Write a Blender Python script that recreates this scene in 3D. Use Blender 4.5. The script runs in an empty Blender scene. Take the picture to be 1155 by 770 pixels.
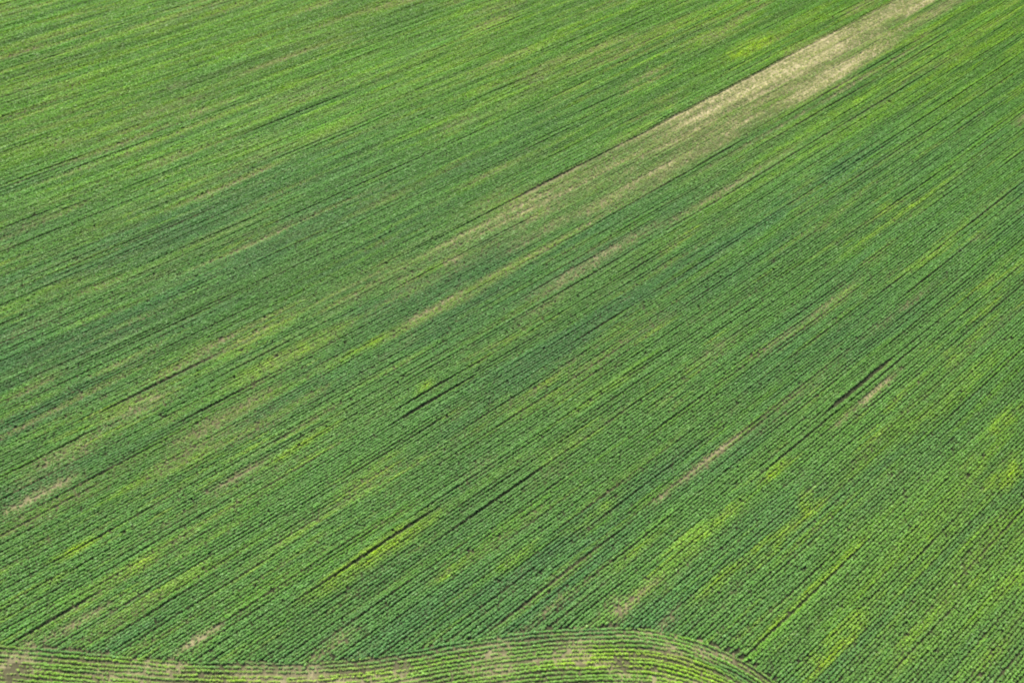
import bpy, math
import numpy as np
from mathutils import Vector, Matrix

rng = np.random.default_rng(11)
scene = bpy.context.scene
COL = scene.collection

# ------------------------------------------------------------------ camera geometry (metres)
W, HGT = 1155.0, 770.0
F, PITCH, ROLL, CAM_H = 770.0, 0.98486, 0.06396, 145.5
CC, SS = math.cos(ROLL), math.sin(ROLL)
CP, SP = math.cos(PITCH), math.sin(PITCH)

def ground_at(x, y):
    """ground point seen at a place in the photograph"""
    X, Y = x - W / 2, HGT / 2 - y
    X, Y = CC * X - SS * Y, SS * X + CC * Y
    d = np.array([X, F * CP + Y * SP, -F * SP + Y * CP])
    return d[:2] / -d[2] * CAM_H

def project(gx, gy):
    z = gy * CP + CAM_H * SP
    yy = gy * SP - CAM_H * CP
    X, Y = F * gx / z, F * yy / z
    X, Y = CC * X + SS * Y, -SS * X + CC * Y
    return W / 2 + X, HGT / 2 - Y

# ------------------------------------------------------------------ field coordinates: u along the drilled rows, v across them
TH = 0.68835
BEND = CAM_H / 0.0173                      # the rows bend very slightly
C0 = np.array([-0.113, 96.558])
U = np.array([math.cos(TH), math.sin(TH)])
N = np.array([-U[1], U[0]])
SPACING = 0.66

def to_uv(gx, gy):
    dx, dy = gx - C0[0], gy - C0[1]
    su, sn = dx * U[0] + dy * U[1], dx * N[0] + dy * N[1]
    return BEND * np.arctan2(su, BEND - sn), BEND - np.hypot(su, BEND - sn)

def to_xy(u, v):
    a = u / BEND
    su, sn = (BEND - v) * np.sin(a), BEND - (BEND - v) * np.cos(a)
    return C0[0] + su * U[0] + sn * N[0], C0[1] + su * U[1] + sn * N[1]

# ------------------------------------------------------------------ noise
def hash01(i, j, seed):
    h = (i.astype(np.int64) * 374761393 + j.astype(np.int64) * 668265263 + seed * 2147483647) & 0xFFFFFFFF
    h = ((h ^ (h >> 13)) * 1274126177) & 0xFFFFFFFF
    h = h ^ (h >> 16)
    return (h & 0xFFFFFF) / float(0xFFFFFF)

def vnoise(x, y, seed):
    i, j = np.floor(x), np.floor(y)
    fx, fy = x - i, y - j
    fx, fy = fx * fx * (3 - 2 * fx), fy * fy * (3 - 2 * fy)
    a, b = hash01(i, j, seed), hash01(i + 1, j, seed)
    c, d = hash01(i, j + 1, seed), hash01(i + 1, j + 1, seed)
    return (a * (1 - fx) + b * fx) * (1 - fy) + (c * (1 - fx) + d * fx) * fy

def fnoise(x, y, seed):
    return (vnoise(x, y, seed) + 0.5 * vnoise(x * 2.1, y * 2.1, seed + 7) + 0.25 * vnoise(x * 4.3, y * 4.3, seed + 13)) / 1.75

def sstep(a, b, x):
    t = np.clip((x - a) / (b - a), 0, 1)
    return t * t * (3 - 2 * t)

# ------------------------------------------------------------------ what grows where: streaks of the crop, in the photograph's places
# (x0, y0, x1, y1, width in metres, strength)
YELLOW = [
 (62,626,114,611,1.8,.9),(143,648,166,632,1.5,.8),(362,663,482,591,3.4,1.0),(487,658,523,632,2.0,.7),
 (769,614,839,575,2.2,.9),(709,689,766,624,2.0,.6),(766,624,815,578,2.0,.7),(779,684,834,637,2.0,.7),(834,637,880,600,1.4,.7),
 (855,622,928,570,2.6,.9),(855,718,977,611,0.9,1.0),(907,760,980,689,3.4,.95),(1000,762,1042,726,2.0,.6),(1109,684,1143,650,2.0,.5),
 (1148,668,1154,655,2.5,.9),(860,542,895,517,2.4,.8),(900,568,915,558,2.0,.9),(1000,503,1127,402,3.2,.55),(1105,496,1155,461,3.2,.7),
 (1112,556,1155,520,4.5,.8),(305,521,372,486,1.4,.9),(252,423,400,381,5.0,.55),(196,500,315,440,3.5,.35),
 (815,64,880,44,7.0,1.5),(780,78,925,25,6.0,.7),(770,60,820,35,5.0,.6),(1000,100,1140,20,2.5,.45),(850,185,1000,100,3.,.5),(447,372,640,266,2.2,.6),(380,410,447,372,1.6,.8),(902,150,1090,40,3.4,.6),
 (783,250,1155,22,2.6,.5),(470,445,490,430,2.5,.6),(955,283,1076,200,1.0,.8),(1000,120,1040,95,4.0,.4),(640,460,720,420,3.0,.35),
 (120,560,180,535,2.0,.35),(0,470,80,440,2.0,.3),(560,640,600,620,2.0,.45),(640,600,700,560,1.6,.5),(690,640,740,600,1.6,.5),
 (1050,470,1100,430,2.2,.4),(960,700,1010,660,1.6,.5),(1020,640,1060,600,1.6,.4),(0,345,90,318,2.0,.4),(300,60,420,25,7.0,.4),
 (430,330,520,290,2.0,.4),(180,235,270,205,2.5,.4),(545,130,640,95,4.0,.3),(1060,690,1120,640,1.2,.5),(1090,760,1150,700,1.6,.4),
]
BARE = [
 (468,293,640,204,1.5,.85),(540,266,740,162,1.1,.8),(415,350,505,305,1.2,.75),(570,302,700,235,1.2,.8),(640,246,760,182,1.4,.7),(20,600,70,570,1.6,.6),(0,560,60,530,1.4,.6),
 (28,726,49,718,2.6,1.),(55,726,112,682,2.1,.95),(198,738,245,705,1.6,1.),(36,590,65,570,2.5,.55),(362,742,400,702,2.6,.7),
 (0,570,91,542,3.2,.9),(25,530,115,496,3.2,.7),(116,475,200,440,5.,.72),(196,500,315,440,4.5,.62),(270,420,390,382,4.,.45),(330,395,430,350,3.,.35),(242,552,301,521,1.6,.8),
 (765,542,836,489,1.5,1.),(735,566,765,545,1.4,.7),(969,458,1007,423,1.3,1.),(940,480,969,458,1.1,.6),(684,704,712,676,2.4,.75),(700,690,745,645,1.5,.75),(688,684,702,674,2.6,.8),
 (190,98,215,92,4.,.6),(123,144,238,109,5.,.55),(88,182,161,154,4.,.45),(308,119,386,95,5.,.5),(520,17,590,12,8.,.4),
 (587,92,632,80,8.,.5),(496,147,538,130,5.,.55),(783,45,818,35,7.,.5),(400,232,470,215,4.,.4),(0,120,40,80,7.,.35),
 (447,372,527,326,1.8,1.),(527,326,600,286,1.6,.75),(503,298,527,284,1.2,.85),(600,330,748,256,3.4,.7),(748,256,900,165,2.4,.7),(440,335,560,285,3.,.5),(560,285,640,250,3.,.6),(680,290,760,245,2.0,.5),
 (793,189,1050,46,0.9,.75),(1098,270,1110,262,1.6,.8),(1148,140,1155,130,3.0,.8),(860,400,905,360,1.5,.5),(905,360,970,318,1.4,.6),
 (1010,350,1050,325,1.5,.55),(975,380,1010,352,1.6,.5),(520,540,560,520,2.0,.35),(440,330,480,308,3.,.5),(655,240,700,225,4.,.4),
 (0,385,70,352,2.0,.45),(60,170,125,150,3.,.35),(780,410,830,378,2.0,.45),(600,548,640,520,2.,.4),(650,420,700,395,2.,.45),
 (0,582,40,572,2.0,.5),(585,362,640,330,2.0,.4),(610,690,640,668,1.3,.7),(575,720,600,700,1.3,.5),(545,727,570,712,1.0,.5),
 (740,712,765,690,1.6,.7),(800,700,820,680,1.0,.4),(150,735,175,715,1.0,.6),
]
# long dark gaps where the drill passes do not quite meet: (x0, y0, x1, y1, extra width in metres)
GAPS = [
 (470,288,1020,-8,.42),(400,330,480,283,.15),(755,122,1000,-8,.16),(755,77,915,0,.20),(755,86,930,0,.20),(600,165,755,86,.10),
 (436,375,1123,0,.26),(380,410,436,375,.2),(793,189,1050,46,.18),(560,310,1165,3,.20),(560,345,1175,22,.26),(700,262,1160,12,.10),
 (836,266,1155,58,.20),(860,270,1155,74,.22),(660,380,836,266,.1),(965,258,1134,144,.18),(840,350,965,258,.1),(997,259,1144,151,.16),
 (986,331,1155,208,.30),(1024,331,1100,269,.28),(900,395,986,331,.16),(447,467,512,424,.34),(455,472,525,428,.42),(660,470,780,396,.18),(653,382,695,356,.16),
 (934,461,1004,407,.48),(900,487,934,461,.18),(864,521,1046,391,.30),(121,463,245,398,.40),(189,486,305,426,.32),(0,538,105,486,.38),(0,560,120,505,.22),
 (224,353,326,300,.26),(242,552,301,521,.38),(362,655,490,580,.20),(342,680,470,605,.16),(8,726,112,668,.44),(0,600,120,545,.22),
 (0,690,80,640,.18),(240,700,420,600,.22),(300,690,480,590,.18),(255,740,340,690,.2),(110,730,240,650,.2),(130,732,260,655,.18),
 (500,720,600,640,.26),(525,720,640,640,.2),(560,700,700,600,.24),(600,690,690,620,.16),(390,736,430,705,.30),(840,735,977,611,.10),
 (765,540,870,470,.16),(765,545,836,489,.22),(500,600,640,510,.16),(530,560,700,460,.18),(600,560,740,470,.16),(620,600,700,545,.2),
 (0,250,180,180,.16),(0,292,200,200,.22),(0,200,160,150,.14),(0,210,90,180,.14),(30,70,200,20,.14),(45,70,70,60,.5),(200,160,400,90,.12),(60,130,240,70,.16),
 (420,80,600,20,.14),(460,110,640,45,.16),(400,110,500,70,.1),(0,20,110,-8,.16),(150,30,260,0,.12),(420,25,560,-10,.12),(250,110,420,55,.1),
 (0,400,150,330,.14),(80,420,230,350,.12),(0,440,120,390,.14),(300,320,470,235,.12),(330,280,480,215,.12),(200,300,330,245,.1),
 (870,690,930,630,.16),(950,640,1040,555,.14),(1005,755,1080,680,.14),(720,640,800,575,.14),(650,665,760,575,.14),(1000,560,1080,490,.12),
 (690,520,800,440,.14),(740,560,860,470,.14),(810,350,960,250,.1),(560,480,700,395,.14),(540,520,640,455,.12),(560,445,660,385,.12),
]

def as_uv(s):
    a, b = to_uv(*ground_at(s[0], s[1])), to_uv(*ground_at(s[2], s[3]))
    if a[0] > b[0]:
        a, b = b, a
    return a, b

def stroke_field(strokes):
    out = []
    for s in strokes:
        a, b = as_uv(s)
        out.append((a[0], b[0], 0.5 * (a[1] + b[1]), s[4], s[5] if len(s) > 5 else 1.0))
    return np.array(out)

YF, BF = stroke_field(YELLOW), stroke_field(BARE)
GF = stroke_field(GAPS)
GF[:, 2] = (np.floor(GF[:, 2] / SPACING) + 0.5) * SPACING      # always between two rows

def eval_strokes(field, u, v, seed):
    out = np.zeros_like(u)
    lo, hi = v.min(), v.max()
    wob = (fnoise(u / 7.0, v / 0.9, seed) - 0.5)
    for (u0, u1, vc, wd, st) in field:
        if hi < vc - wd * 1.6 or lo > vc + wd * 1.6:
            continue
        soft = max(2.0, 0.28 * (u1 - u0) + 1.5)
        dv = np.abs(v - vc + wob * 0.8) / (wd * 0.5 + 0.25)
        k = st * (.35 + .65 * vnoise(u / 40, v / SPACING + .5, seed + 5)) * np.exp(-dv ** 2.6) * sstep(u0 - soft, u0 + soft, u + wob * 8) * (1 - sstep(u1 - soft, u1 + soft, u + wob * 8))
        out = np.maximum(out, k)
    return out

def gap_shift(u, v):
    """how far a plant stands away from its place because of a drill gap, and how tall it grows beside it"""
    sh, tall = np.zeros_like(u), np.zeros_like(u)
    lo, hi = v.min(), v.max()
    for (u0, u1, vc, wd, st) in GF:
        if hi < vc - 2.2 or lo > vc + 2.2:
            continue
        q = max(4.0, .18 * (u1 - u0))
        win = sstep(u0 - q, u0 + q, u) * (1 - sstep(u1 - q, u1 + q, u)) * (.75 + .5 * vnoise(u / 7, u * 0 + vc, 68))
        d = v - vc
        sh += win * wd * 0.85 * np.sign(d) * np.exp(-np.abs(d) / 1.0)
        tall += win * wd * np.exp(-np.abs(d) / 0.5)
    return sh, np.minimum(tall, .5)

def strip(u, v):
    """the pale strip in the upper right where hardly anything came up"""
    top = 41.0 - 3.2 * sstep(60, -10, u) + 1.1 * (fnoise(u / 8, v * 0 + 3.1, 41) - .5)
    bot = 19.0 + 14 * sstep(70, -25, u) + 4.0 * sstep(150, 230, u)
    inside = sstep(0, 1.0, top - v) * sstep(-1.5, 4.0, v - bot)
    along = sstep(-45, 0, u) * (0.42 + 0.58 * sstep(62, 112, u))
    blot = 0.10 + 1.35 * fnoise(u / 16, v / 3.2, 43)
    stripe = 0.15 + 0.95 * vnoise(u / 60, v / SPACING + .5, 47) + .45 * vnoise(u / 45, v / 2.2, 49)
    strong = 0.58 * np.exp(-((u - 142) / 42) ** 2) * np.exp(-((v - 37.0) / 5.0) ** 2) * (.45 + .9 * fnoise(u / 12, v / 2.0, 98)) + 0.65 * np.exp(-((u - 160) / 22) ** 2) * np.exp(-((v - 23.5) / 2.8) ** 2) \
        + 0.35 * np.exp(-((u - 225) / 22) ** 2) * np.exp(-((v - 37) / 4.0) ** 2)
    green_band = 0.22 * np.exp(-((v - 30.0 + 2.5 * (fnoise(u / 30, v * 0, 48) - .5)) / 1.6) ** 2) * sstep(60, 120, u)
    return np.clip(inside * along * (blot * stripe * 0.86 + strong - green_band), 0, 1)

def growth(u, v, gx, gy):
    """yellowing (with backlit glow painted in far off), bareness and dryness of the stand at ground points"""
    yel, bare = eval_strokes(YF, u, v, 21) * 1.2 * (.25 + 1.2 * vnoise(u / 2.2, v / SPACING + .5, 24)) * (.45 + .8 * vnoise(u / 40, v / SPACING + .5, 25)), eval_strokes(BF, u, v, 22) * (1 - .12 * sstep(45, 75, v))
    st = strip(u, v)
    # streaks along the rows
    n1 = fnoise(u / 26, v / 1.5, 31)
    n2 = fnoise(u / 11, v / 0.8, 32)
    n3 = fnoise(u / 60, v / 9.0, 33)
    left = sstep(-10, 40, v)
    n4 = fnoise(u / 34, v / 4.5, 35)
    thin = (.3 + .25 * sstep(-85, -45, v) + .4 * sstep(0, 45, v)) * np.maximum(sstep(.52, .74, n1 * .55 + n4 * .45) * (.46 + .04 * sstep(35, 70, v)), sstep(.62, .85, n2) * (.36 - .2 * sstep(35, 70, v)))
    yel = np.maximum(yel, sstep(.56, .78, n2 * .4 + n3 * .3 + .3 * n4) * (.45 + .1 * left))
    corner = np.exp(-((gx - 105) / 40) ** 2 - ((gy - 45) / 40) ** 2)
    yel = np.maximum(yel, corner * (.02 + .34 * n1))
    far = sstep(125, 235, gy - 0.22 * gx)  # distant part of the field, where backlit leaf glow is painted into the tint
    yel = np.maximum(yel, far * (.04 + .34 * sstep(.42, .72, n1)))  # yellow added far off for sunlight glowing through the leaves
    return yel, np.clip(np.maximum(bare, thin), 0, 1), st, far, n1, n2, n3

# ------------------------------------------------------------------ headland: the bent end rows along the bottom of the field
EDGE_PX = [(0,727),(100,735),(200,744),(300,747),(370,745),(430,739),(500,726),(560,717),(620,710),(680,707.5),(720,708),(760,714),(800,726),(835,742),(860,757),(880,772)]
def catmull(P, n):
    P = np.array(P); P = np.vstack([2 * P[0] - P[1], P, 2 * P[-1] - P[-2]])
    out = []
    for i in range(1, len(P) - 2):
        t = np.linspace(0, 1, n, endpoint=False)[:, None]
        a, b, c, d = P[i - 1], P[i], P[i + 1], P[i + 2]
        out.append(.5 * (2 * b + (c - a) * t + (2 * a - 5 * b + 4 * c - d) * t ** 2 + (3 * b - a - 3 * c + d) * t ** 3))
    out.append(P[-2][None])
    return np.vstack(out)

def resample(P, step):
    s = np.r_[0, np.cumsum(np.hypot(*np.diff(P, axis=0).T))]
    q = np.arange(0, s[-1], step)
    return np.c_[np.interp(q, s, P[:, 0]), np.interp(q, s, P[:, 1])]

edge = [ground_at(*p) for p in EDGE_PX]
edge = [edge[0] + (edge[0] - edge[1]) * 1.6] + edge
d_end = edge[-1] - edge[-2]
d_end = d_end / np.hypot(*d_end)
ang = math.atan2(d_end[1], d_end[0])
for k in range(8):                                   # the turn goes on below the frame
    ang -= 0.10
    edge.append(edge[-1] + 4.5 * np.array([math.cos(ang), math.sin(ang)]))
EDGE = resample(catmull(edge, 24), 0.5)
for _ in range(60):
    EDGE[1:-1] = .5 * EDGE[1:-1] + .25 * (EDGE[:-2] + EDGE[2:])
POLY = np.vstack([EDGE, [[EDGE[-1, 0], -40], [EDGE[0, 0] - 30, -40], [EDGE[0, 0] - 30, EDGE[0, 1]]]])

def in_headland(x, y):
    ins = np.zeros(x.shape, bool)
    x0, y0 = POLY[-1]
    for (x1, y1) in POLY:
        if y0 != y1:
            c = ((y1 > y) != (y0 > y))
            ins ^= c & (x < (x0 - x1) * (y - y1) / (y0 - y1) + x1)
        x0, y0 = x1, y1
    return ins

# ------------------------------------------------------------------ materials
def new_mat(name):
    m = bpy.data.materials.new(name); m.use_nodes = True
    nt = m.node_tree; nt.nodes.clear()
    return m, nt, nt.nodes, nt.links

def leaf_material():
    m, nt, nd, lk = new_mat('crop_leaves')
    out = nd.new('ShaderNodeOutputMaterial'); mix = nd.new('ShaderNodeMixShader')
    pr = nd.new('ShaderNodeBsdfPrincipled'); tr = nd.new('ShaderNodeBsdfTranslucent')
    at = nd.new('ShaderNodeAttribute'); at.attribute_name = 'tint'
    geo = nd.new('ShaderNodeNewGeometry')
    nz = nd.new('ShaderNodeTexNoise'); nz.inputs['Scale'].default_value = 1.7; nz.inputs['Detail'].default_value = 3
    mr = nd.new('ShaderNodeMapRange'); mr.inputs['To Min'].default_value = .86; mr.inputs['To Max'].default_value = 1.14
    mr.inputs['From Min'].default_value = .3; mr.inputs['From Max'].default_value = .7
    mul = nd.new('ShaderNodeMix'); mul.data_type = 'RGBA'; mul.blend_type = 'MULTIPLY'; mul.inputs[0].default_value = 1
    lk.new(geo.outputs['Position'], nz.inputs['Vector']); lk.new(nz.outputs['Fac'], mr.inputs['Value'])
    lk.new(at.outputs['Color'], mul.inputs[6]); lk.new(mr.outputs['Result'], mul.inputs[7])
    warm = nd.new('ShaderNodeMix'); warm.data_type = 'RGBA'; warm.blend_type = 'MULTIPLY'; warm.inputs[0].default_value = 1
    warm.inputs[7].default_value = (1.25, 1.2, .8, 1)
    lk.new(mul.outputs[2], warm.inputs[6])
    lk.new(mul.outputs[2], pr.inputs['Base Color']); lk.new(warm.outputs[2], tr.inputs['Color'])
    pr.inputs['Roughness'].default_value = .45
    pr.inputs['Specular IOR Level'].default_value = .45
    mix.inputs[0].default_value = .42
    lk.new(pr.outputs[0], mix.inputs[1]); lk.new(tr.outputs[0], mix.inputs[2]); lk.new(mix.outputs[0], out.inputs[0])
    return m

def soil_material():
    m, nt, nd, lk = new_mat('field_soil')
    out = nd.new('ShaderNodeOutputMaterial'); pr = nd.new('ShaderNodeBsdfPrincipled')
    at = nd.new('ShaderNodeAttribute'); at.attribute_name = 'tint'
    tc = nd.new('ShaderNodeTexCoord')
    n1 = nd.new('ShaderNodeTexNoise'); n1.inputs['Scale'].default_value = .9; n1.inputs['Detail'].default_value = 8; n1.inputs['Roughness'].default_value = .7
    mr = nd.new('ShaderNodeMapRange'); mr.inputs['From Min'].default_value = .3; mr.inputs['From Max'].default_value = .7
    mr.inputs['To Min'].default_value = .65; mr.inputs['To Max'].default_value = 1.3
    mul = nd.new('ShaderNodeMix'); mul.data_type = 'RGBA'; mul.blend_type = 'MULTIPLY'; mul.inputs[0].default_value = 1
    bp = nd.new('ShaderNodeBump'); bp.inputs['Strength'].default_value = .6; bp.inputs['Distance'].default_value = .12
    lk.new(tc.outputs['Object'], n1.inputs['Vector']); lk.new(n1.outputs['Fac'], mr.inputs['Value'])
    lk.new(at.outputs['Color'], mul.inputs[6]); lk.new(mr.outputs['Result'], mul.inputs[7])
    lk.new(mul.outputs[2], pr.inputs['Base Color']); lk.new(n1.outputs['Fac'], bp.inputs['Height']); lk.new(bp.outputs[0], pr.inputs['Normal'])
    pr.inputs['Roughness'].default_value = .95; pr.inputs['Specular IOR Level'].default_value = .1
    lk.new(pr.outputs[0], out.inputs[0])
    return m

LEAF, SOIL = leaf_material(), soil_material()

# ------------------------------------------------------------------ mesh from arrays
def quads_object(name, verts, faces4, colors, mat, origin=(0, 0, 0)):
    """verts (n,3), faces4 (m,4), colors (m,3): one mesh object"""
    me = bpy.data.meshes.new(name)
    nv, nf = len(verts), len(faces4)
    o = np.array(origin, np.float32)
    me.vertices.add(nv); me.vertices.foreach_set('co', (verts - o).astype(np.float32).ravel())
    me.loops.add(nf * 4); me.loops.foreach_set('vertex_index', faces4.astype(np.int32).ravel())
    me.polygons.add(nf)
    me.polygons.foreach_set('loop_start', np.arange(0, nf * 4, 4, dtype=np.int32))
    me.update(calc_edges=True)
    a = me.attributes.new('tint', 'FLOAT_COLOR', 'FACE')
    rgba = np.ones((nf, 4), np.float32); rgba[:, :3] = colors
    a.data.foreach_set('color', rgba.ravel())
    me.materials.append(mat)
    ob = bpy.data.objects.new(name, me); ob.location = origin
    COL.objects.link(ob)
    return ob

GREEN = np.array([.240, .478, .112])
BLUISH = np.array([.198, .425, .128])
YGREEN = np.array([.60, .82, .040])
LUSH_BACKLIT = np.array([.268, .550, .040])  # lush streaks, and the painted glow of backlit leaves far off
DRY = np.array([.54, .58, .215])

def leaves_for(x, y, hgt, wid, tint, nl, lsize, dirx, diry):
    """leaf quads for plants at x, y: returns verts (n*nl*4,3), colours (n*nl,3)"""
    n = len(x)
    r = rng.random((n, nl)); a = rng.random((n, nl)) * 2 * math.pi
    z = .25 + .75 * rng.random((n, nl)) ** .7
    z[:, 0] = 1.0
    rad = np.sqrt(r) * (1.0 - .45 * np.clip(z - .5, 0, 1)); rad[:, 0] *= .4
    du = rad * np.cos(a) * .32; dv = rad * np.sin(a) * wid[:, None]
    nx, ny = -diry, dirx
    px = x[:, None] + du * dirx[:, None] + dv * nx[:, None]
    py = y[:, None] + du * diry[:, None] + dv * ny[:, None]
    pz = .02 + hgt[:, None] * z
    # leaf frame: tips point outward and droop
    b = a + rng.normal(0, .7, (n, nl))
    tilt = rng.normal(.16, .24, (n, nl))
    ca, sa = np.cos(b), np.sin(b)
    fx = ca * dirx[:, None] + sa * nx[:, None]; fy = ca * diry[:, None] + sa * ny[:, None]
    L = lsize[:, None] * (.75 + .5 * rng.random((n, nl))); wd = L * .42
    ct, st = np.cos(tilt), np.sin(tilt)
    sx, sy = -fy, fx
    rollt = rng.normal(0, .35, (n, nl))
    v = np.empty((n, nl, 4, 3), np.float32)
    v[:, :, 0] = np.stack([px - fx * L * .5 * ct, py - fy * L * .5 * ct, pz + st * L * .5], -1)
    v[:, :, 2] = np.stack([px + fx * L * .5 * ct, py + fy * L * .5 * ct, pz - st * L * .5], -1)
    v[:, :, 1] = np.stack([px + sx * wd, py + sy * wd, pz + wd * rollt], -1)
    v[:, :, 3] = np.stack([px - sx * wd, py - sy * wd, pz - wd * rollt], -1)
    v[..., 2] = np.maximum(v[..., 2], .012)
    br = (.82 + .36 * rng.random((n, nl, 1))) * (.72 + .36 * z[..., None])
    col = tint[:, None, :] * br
    return v.reshape(-1, 3), col.reshape(-1, 3)

def tint_of(yel, dry, n1, n3, far, n):
    t = GREEN + (BLUISH - GREEN) * sstep(.45, .75, 1 - n3)[:, None]
    t = t + (LUSH_BACKLIT - t) * np.clip(far * .65 + .5 * sstep(.55, .8, n1), 0, 1)[:, None]  # far: backlit glow put into the leaf colour; streaks: lusher growth
    t = t + (YGREEN - t) * np.clip(yel, 0, 1)[:, None]
    t = t + (DRY - t) * np.clip(dry, 0, 1)[:, None]
    return t * (.92 + .16 * rng.random((n, 1)))

MARGIN = (-.14, 1.14, -.12, 1.16)
def in_view(x, y):
    z = y * CP + CAM_H * SP
    px, py = project(x, y)
    return (z > 5) & (px > MARGIN[0] * W) & (px < MARGIN[1] * W) & (py > MARGIN[2] * HGT) & (py < MARGIN[3] * HGT)

def plants_to_leaves(gx, gy, u, v, yel, bare, st, far, n1, n2, n3, tall, dirx, diry, head=False):
    n = len(gx)
    rowh = (.5 * fnoise(u / 60, v / SPACING + .5, 64) + .28 * fnoise(u / 18, v / SPACING + .5, 65) + .22 * fnoise(u / 50, v / 2.4, 67) - .5) * (.42 + .34 * sstep(-85, -50, v) + .34 * sstep(20, 70, v))
    near = gy < 130
    hgt = .54 + .16 * (n1 - .5) + .40 * tall + rowh + rng.normal(0, .075, n)
    hgt *= (1 - .55 * bare) * (1 - .55 * st)
    wid = (.235 + .10 * (n2 - .5) + .05 * (n3 - .5)) * (1 - .35 * bare) * (1 - .45 * st)
    hgt += (.08 + .30 * fnoise(u / 9, v * 0 + 2.2, 69)) * sstep(260, 90, u) * ((v > 40.9) & (v < 43.0)) * sstep(-40, -5, u)
    if head:
        wid *= .85
        hgt *= .82
    keep = rng.random(n) > np.clip(.80 * bare ** 1.35 + .42 * st, 0, .93) + .01 + .24 * near * sstep(.66, .85, vnoise(u / 1.1, v / SPACING + .5, 97))
    dry = np.clip(.60 * bare + (.25 * sstep(.45, .7, fnoise(u / 22, v / 1.1, 95)) * sstep(.35, .65, fnoise(u / 50, v / 10, 96)) * sstep(-20, 40, v)) + .85 * st ** .8, 0, .8)
    ls = np.where(near, .235, .29) * (1 - .3 * bare - .3 * st) * (1 + .26 * rng.normal(0, 1, n))
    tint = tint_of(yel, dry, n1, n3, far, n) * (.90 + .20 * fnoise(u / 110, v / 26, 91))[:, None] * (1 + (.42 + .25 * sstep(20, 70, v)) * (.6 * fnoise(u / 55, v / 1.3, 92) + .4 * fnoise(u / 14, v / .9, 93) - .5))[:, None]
    V, Cc = [], []
    for m, nl in ((keep & near, 12), (keep & ~near, 9)):
        if m.any():
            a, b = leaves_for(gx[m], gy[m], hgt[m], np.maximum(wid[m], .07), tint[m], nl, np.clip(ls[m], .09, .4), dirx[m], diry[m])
            V.append(a); Cc.append(b)
    if not V:
        return np.zeros((0, 3)), np.zeros((0, 3))
    return np.concatenate(V), np.concatenate(Cc)

def row_leaves(v0, step=.27):
    uu = np.arange(-200, 330, step)
    uu = uu + rng.normal(0, .05, len(uu))
    x, y = to_xy(uu, np.full_like(uu, v0))
    m = in_view(x, y)
    if not m.any():
        return None
    uu, x, y = uu[m], x[m], y[m]
    back = .25 + rng.normal(0, .55)
    m = ~in_headland(x - U[0] * back, y - U[1] * back)
    uu, x, y = uu[m], x[m], y[m]
    if len(uu) < 4:
        return None
    vv = np.full_like(uu, v0)
    sh, tall = gap_shift(uu, vv)
    wander = (fnoise(uu / 18, vv / 60.0, 61) - .5) * .12 + (.6 * fnoise(uu / 60, vv / SPACING + .5, 62) + .4 * fnoise(uu / 20, vv / SPACING + .5, 63) - .5) * (.32 + .68 * sstep(-100, -60, vv)) + rng.normal(0, .055, len(uu))
    pas = np.floor(vv / (12 * SPACING))
    wander += (fnoise(uu / 45, pas * 3.7, 66) - .5) * (.62 + .4 * sstep(20, 70, vv))
    x, y = to_xy(uu, vv + sh + wander)
    g = growth(uu, vv, x, y)
    a = TH + uu / BEND
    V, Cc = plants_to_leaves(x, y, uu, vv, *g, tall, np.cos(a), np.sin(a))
    return (V, Cc, uu) if len(V) else None

def add_row(name, V, Cc):
    o = (float(V[:, 0].mean()), float(V[:, 1].mean()), 0.0)
    return quads_object(name, V, np.arange(len(V)).reshape(-1, 4), Cc, LEAF, o)

def tag(o, label=None, cat=None, group=None, kind=None):
    if label: o['label'] = label
    if cat: o['category'] = cat
    if group: o['group'] = group
    if kind: o['kind'] = kind

# ------------------------------------------------------------------ the ground: one sheet of soil out to the horizon
def build_ground():
    xs = np.r_[-6000, -2500, -1000, -500, np.arange(-280, 300, 1.0), 500, 1000, 2500, 6000]
    ys = np.r_[-6000, -2500, -1000, -300, -80, np.arange(-20, 340, 1.0), 500, 1000, 2500, 6000]
    X, Y = np.meshgrid(xs, ys)
    nx, ny = len(xs), len(ys)
    V = np.stack([X.ravel(), Y.ravel(), np.zeros(X.size)], -1)
    i = np.arange(nx * ny).reshape(ny, nx)
    Fq = np.stack([i[:-1, :-1], i[:-1, 1:], i[1:, 1:], i[1:, :-1]], -1).reshape(-1, 4)
    cx = .5 * (X[:-1, :-1] + X[1:, 1:]).ravel(); cy = .5 * (Y[:-1, :-1] + Y[1:, 1:]).ravel()
    u, v = to_uv(cx, cy)
    yel, bare, st, far, n1, n2, n3 = growth(u, v, cx, cy)
    soil = np.array([.054, .060, .030]); pale = np.array([.52, .44, .235]); green = np.array([.07, .13, .035])
    k = np.clip(0.9 * bare + 1.0 * st, 0, 1)[:, None]
    hd = in_headland(cx, cy)
    k[hd, 0] = np.maximum(k[hd, 0], .20 + .40 * sstep(.42, .72, fnoise(cx[hd] / 9, cy[hd] / 2.5, 81)))
    c = soil + (pale - soil) * k
    c = c * (.78 + .44 * rng.random((len(c), 1)))
    out = ~in_view(cx, cy)
    c[out] = green * (.8 + .5 * n3[out])[:, None]
    o = quads_object('ground', V, Fq, c, SOIL)
    tag(o, 'pale brown soil of the crop field showing between the green rows', kind='structure')
build_ground()

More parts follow.
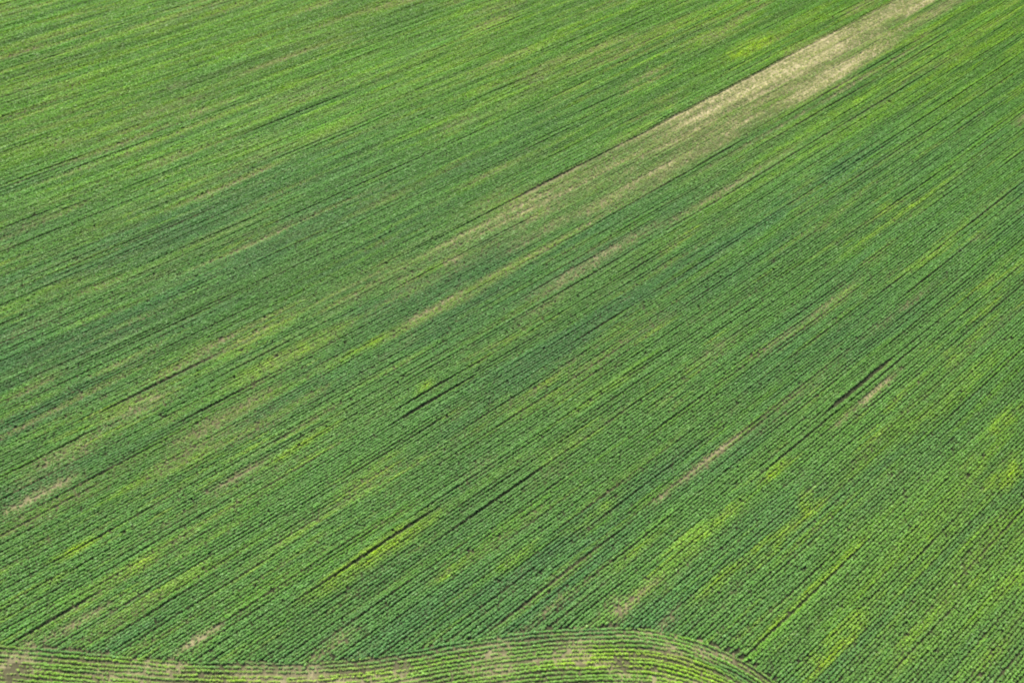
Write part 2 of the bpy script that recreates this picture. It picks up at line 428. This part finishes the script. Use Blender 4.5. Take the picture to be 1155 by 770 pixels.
# ------------------------------------------------------------------ headland rows
HEAD_STEP = .76
ORD = ['outermost', 'second', 'third', 'fourth', 'fifth', 'sixth', 'seventh', 'eighth', 'ninth', 'tenth', 'eleventh', 'twelfth']
def headland_row(k):
    t = np.gradient(EDGE, axis=0); t /= np.hypot(t[:, 0], t[:, 1])[:, None]
    nrm = np.c_[t[:, 1], -t[:, 0]]
    P = EDGE + nrm * (.25 + HEAD_STEP * k)
    P = resample(P, .30)
    t = np.gradient(P, axis=0); t /= np.maximum(np.hypot(t[:, 0], t[:, 1]), 1e-6)[:, None]
    s = np.arange(len(P)) * .30
    w = (fnoise(s / 12, np.full_like(s, k * 1.0), 71) - .5) * .5 + (fnoise(s / 5, np.full_like(s, k * .37), 72) - .5) * .30 + rng.normal(0, .06, len(s))
    x, y = P[:, 0] - t[:, 1] * w, P[:, 1] + t[:, 0] * w
    m = in_view(x, y)
    x, y, s, t = x[m], y[m], s[m], t[m]
    kk = np.full_like(s, float(k))
    n1, n2, n3 = fnoise(s / 9, kk * .9, 73), fnoise(s / 4, kk * 1.3, 74), fnoise(s / 20, kk / 4, 75)
    yel = .06 + .34 * sstep(.45, .75, n3) + .035 * min(k, 6)
    yel *= 1 - .75 * np.exp(-((x - 44) / 14) ** 2) * (k < 5)
    if k < 2:
        yel *= .7
    bare = sstep(.52, .74, n2 * .55 + n3 * .45) * .5
    for (bx, by, r, q) in ((12, 753, 2.2, 1.0), (20, 745, 1.6, .8), (12, 765, 1.6, 1.), (35, 755, 1.2, .6), (450, 752, 2., .6), (700, 750, 1.6, .8), (755, 735, 1.5, .8), (640, 733, 3.0, .5), (300, 765, 6, .5), (350, 764, 6, .6), (400, 765, 5, .45), (120, 762, 3, .4), (560, 745, 3, .5), (180, 757, 6, .4)):
        bxy = ground_at(bx, by)
        bare = np.maximum(bare, q * np.exp(-(((x - bxy[0]) / (r * 1.3)) ** 2 + ((y - bxy[1]) / r) ** 2)))
    V, Cc = plants_to_leaves(x, y, s, kk, yel, np.clip(bare, 0, 1), np.zeros_like(s), np.zeros_like(s), n1, n2, n3, np.full_like(s, .0) + .25 * sstep(.5, .7, n3), t[:, 0], t[:, 1], head=True)
    if len(V) < 40:
        return
    px, py = project(V[:, 0], V[:, 1])
    if not ((px > 0) & (px < W) & (py > 0) & (py < HGT)).any():
        rest.append((V, Cc)); return
    o = add_row('headland_row', V, Cc)
    lab = ('outermost bent headland crop row touching the ends of the straight rows' if k == 0 else
           ORD[k] + ' bent headland crop row counted inward from the straight row ends' if k < 12 else
           'innermost short bent headland crop row at the bottom edge')
    tag(o, lab, 'crop row', 'bent crop rows of the headland')

rest = []
for k in range(16):
    headland_row(k)

# ------------------------------------------------------------------ straight rows: the 285 nearest one by one, the far ones as one stand
N_ROWS = 285
rows, row_obs = [], []
SPECIAL = [
 (422,627,'bright yellow patched crop row through the middle of the large lime streak below centre'),
 (800,515,'crop row broken by the pinkish bare soil streak right of the centre'),
 (988,441,'crop row broken by the tan soil sliver beside two dark gaps at centre right'),
 (916,664,'lime yellow crop row running up from the right end of the headland bend'),
 (943,725,'lime patched crop row in the middle of the yellow streak at the lower right corner'),
 (490,448,'green crop row between the two short black gaps left of the centre'),
 (84,704,'crop row broken by the long bare soil wedge above the headland at lower left'),
 (487,349,'crop row with the tan bare streak below the left end of the pale strip'),
 (1015,245,'thin pale green crop row forming a light line near the right edge'),
]
v_first = -math.floor(132 / SPACING) * SPACING
for i in range(int((236 + 132) / SPACING)):
    v0 = v_first + i * SPACING
    r = row_leaves(v0)
    if r is None:
        continue
    px, py = project(r[0][::4, 0], r[0][::4, 1])
    seen = (px > 1) & (px < W - 1) & (py > 1) & (py < HGT - 1)
    if seen.sum() < 60 or len(rows) >= N_ROWS:
        rest.append(r[:2]); continue
    rows.append((v0, px[seen], py[seen]))
    ob = add_row('crop_row', r[0], r[1]); row_obs.append(ob)
    ends = py[seen].max() > HGT - 6
    head = np.abs(to_uv(*EDGE.T)[1] - v0).min() < .6 and not ends
    if 22.0 < v0 < 39.5:
        lab, g = 'sparse stunted crop row running along the pale bare strip', 'sparse rows on the pale bare strip'
    elif 39.5 <= v0 < 42.6:
        lab, g = 'dense green crop row bordering the pale bare strip on its upper left side', 'rows along the upper edge of the pale strip'
    elif 14 < v0 <= 22.0:
        lab, g = 'green crop row beside wheel gaps on the lower right of the pale strip', 'rows along the lower edge of the pale strip'
    elif v0 >= 42.6:
        lab, g = 'long green crop row crossing the field above the pale strip', 'rows above the pale strip'
    elif ends:
        lab, g = 'short straight dark green crop row crossing the lower right corner beyond the headland turn', 'rows in the lower right corner'
    elif v0 < -58:
        lab, g = 'straight green crop row starting at the rounded turn of the headland', 'rows starting at the headland turn'
    elif v0 < -2.5:
        lab, g = 'straight green crop row starting at the straight left part of the headland', 'rows starting at the straight headland'
    else:
        lab, g = 'long green crop row between the headland and the pale strip', 'rows between the headland and the pale strip'
    tag(ob, lab, 'crop row', g)

for px_, py_, lab in SPECIAL:                         # rows one can find by what is on them
    v_s = to_uv(*ground_at(px_, py_))[1]
    j = int(np.argmin([abs(r[0] - v_s) for r in rows]))
    row_obs[j]['label'] = lab
V = np.concatenate([a for a, b in rest]); Cc = np.concatenate([b for a, b in rest])
ob = add_row('far_crop', V, Cc)
tag(ob, 'far green crop stand in the upper left whose rows merge into one mass', 'crop', kind='stuff')
print('rows', len(rows), 'far quads', len(V) // 4, 'all quads', sum(len(o.data.polygons) for o in COL.objects if o.type == 'MESH'))

# ------------------------------------------------------------------ light
to_sun = Vector((-.36, .93, 0)).normalized()
ELEV = math.radians(47)
sun_dir = Vector((to_sun.x * math.cos(ELEV), to_sun.y * math.cos(ELEV), math.sin(ELEV)))
sl = bpy.data.lights.new('sun', 'SUN'); sl.energy = 5.0; sl.angle = math.radians(.53); sl.color = (1.0, .95, .86)
so = bpy.data.objects.new('sun', sl); COL.objects.link(so)
so.rotation_euler = sun_dir.to_track_quat('Z', 'Y').to_euler(); so.location = (0, 0, 200)
world = bpy.data.worlds.new('World'); scene.world = world; world.use_nodes = True
nt = world.node_tree; nt.nodes.clear()
sky = nt.nodes.new('ShaderNodeTexSky'); sky.sky_type = 'NISHITA'; sky.sun_disc = False
sky.sun_elevation = ELEV; sky.sun_rotation = math.atan2(to_sun.x, to_sun.y)
bg = nt.nodes.new('ShaderNodeBackground'); bg.inputs['Strength'].default_value = .15
wo = nt.nodes.new('ShaderNodeOutputWorld')
nt.links.new(sky.outputs[0], bg.inputs[0]); nt.links.new(bg.outputs[0], wo.inputs[0])

# ------------------------------------------------------------------ camera
cd = bpy.data.cameras.new('camera'); cd.sensor_width = 36; cd.lens = 36 * F / W; cd.clip_end = 20000; cd.clip_start = 1
cam = bpy.data.objects.new('camera', cd); COL.objects.link(cam)
right = Vector((1, 0, 0)); up = Vector((0, SP, CP)); fwd = Vector((0, CP, -SP))
cr = CC * right + SS * up; cu = -SS * right + CC * up
cam.matrix_world = Matrix(((cr.x, cu.x, -fwd.x, 0), (cr.y, cu.y, -fwd.y, 0), (cr.z, cu.z, -fwd.z, CAM_H), (0, 0, 0, 1)))
scene.camera = cam
scene.view_settings.view_transform = 'Standard'; scene.view_settings.look = 'None'; scene.view_settings.exposure = 0
scene.cycles.filter_width = 2.1
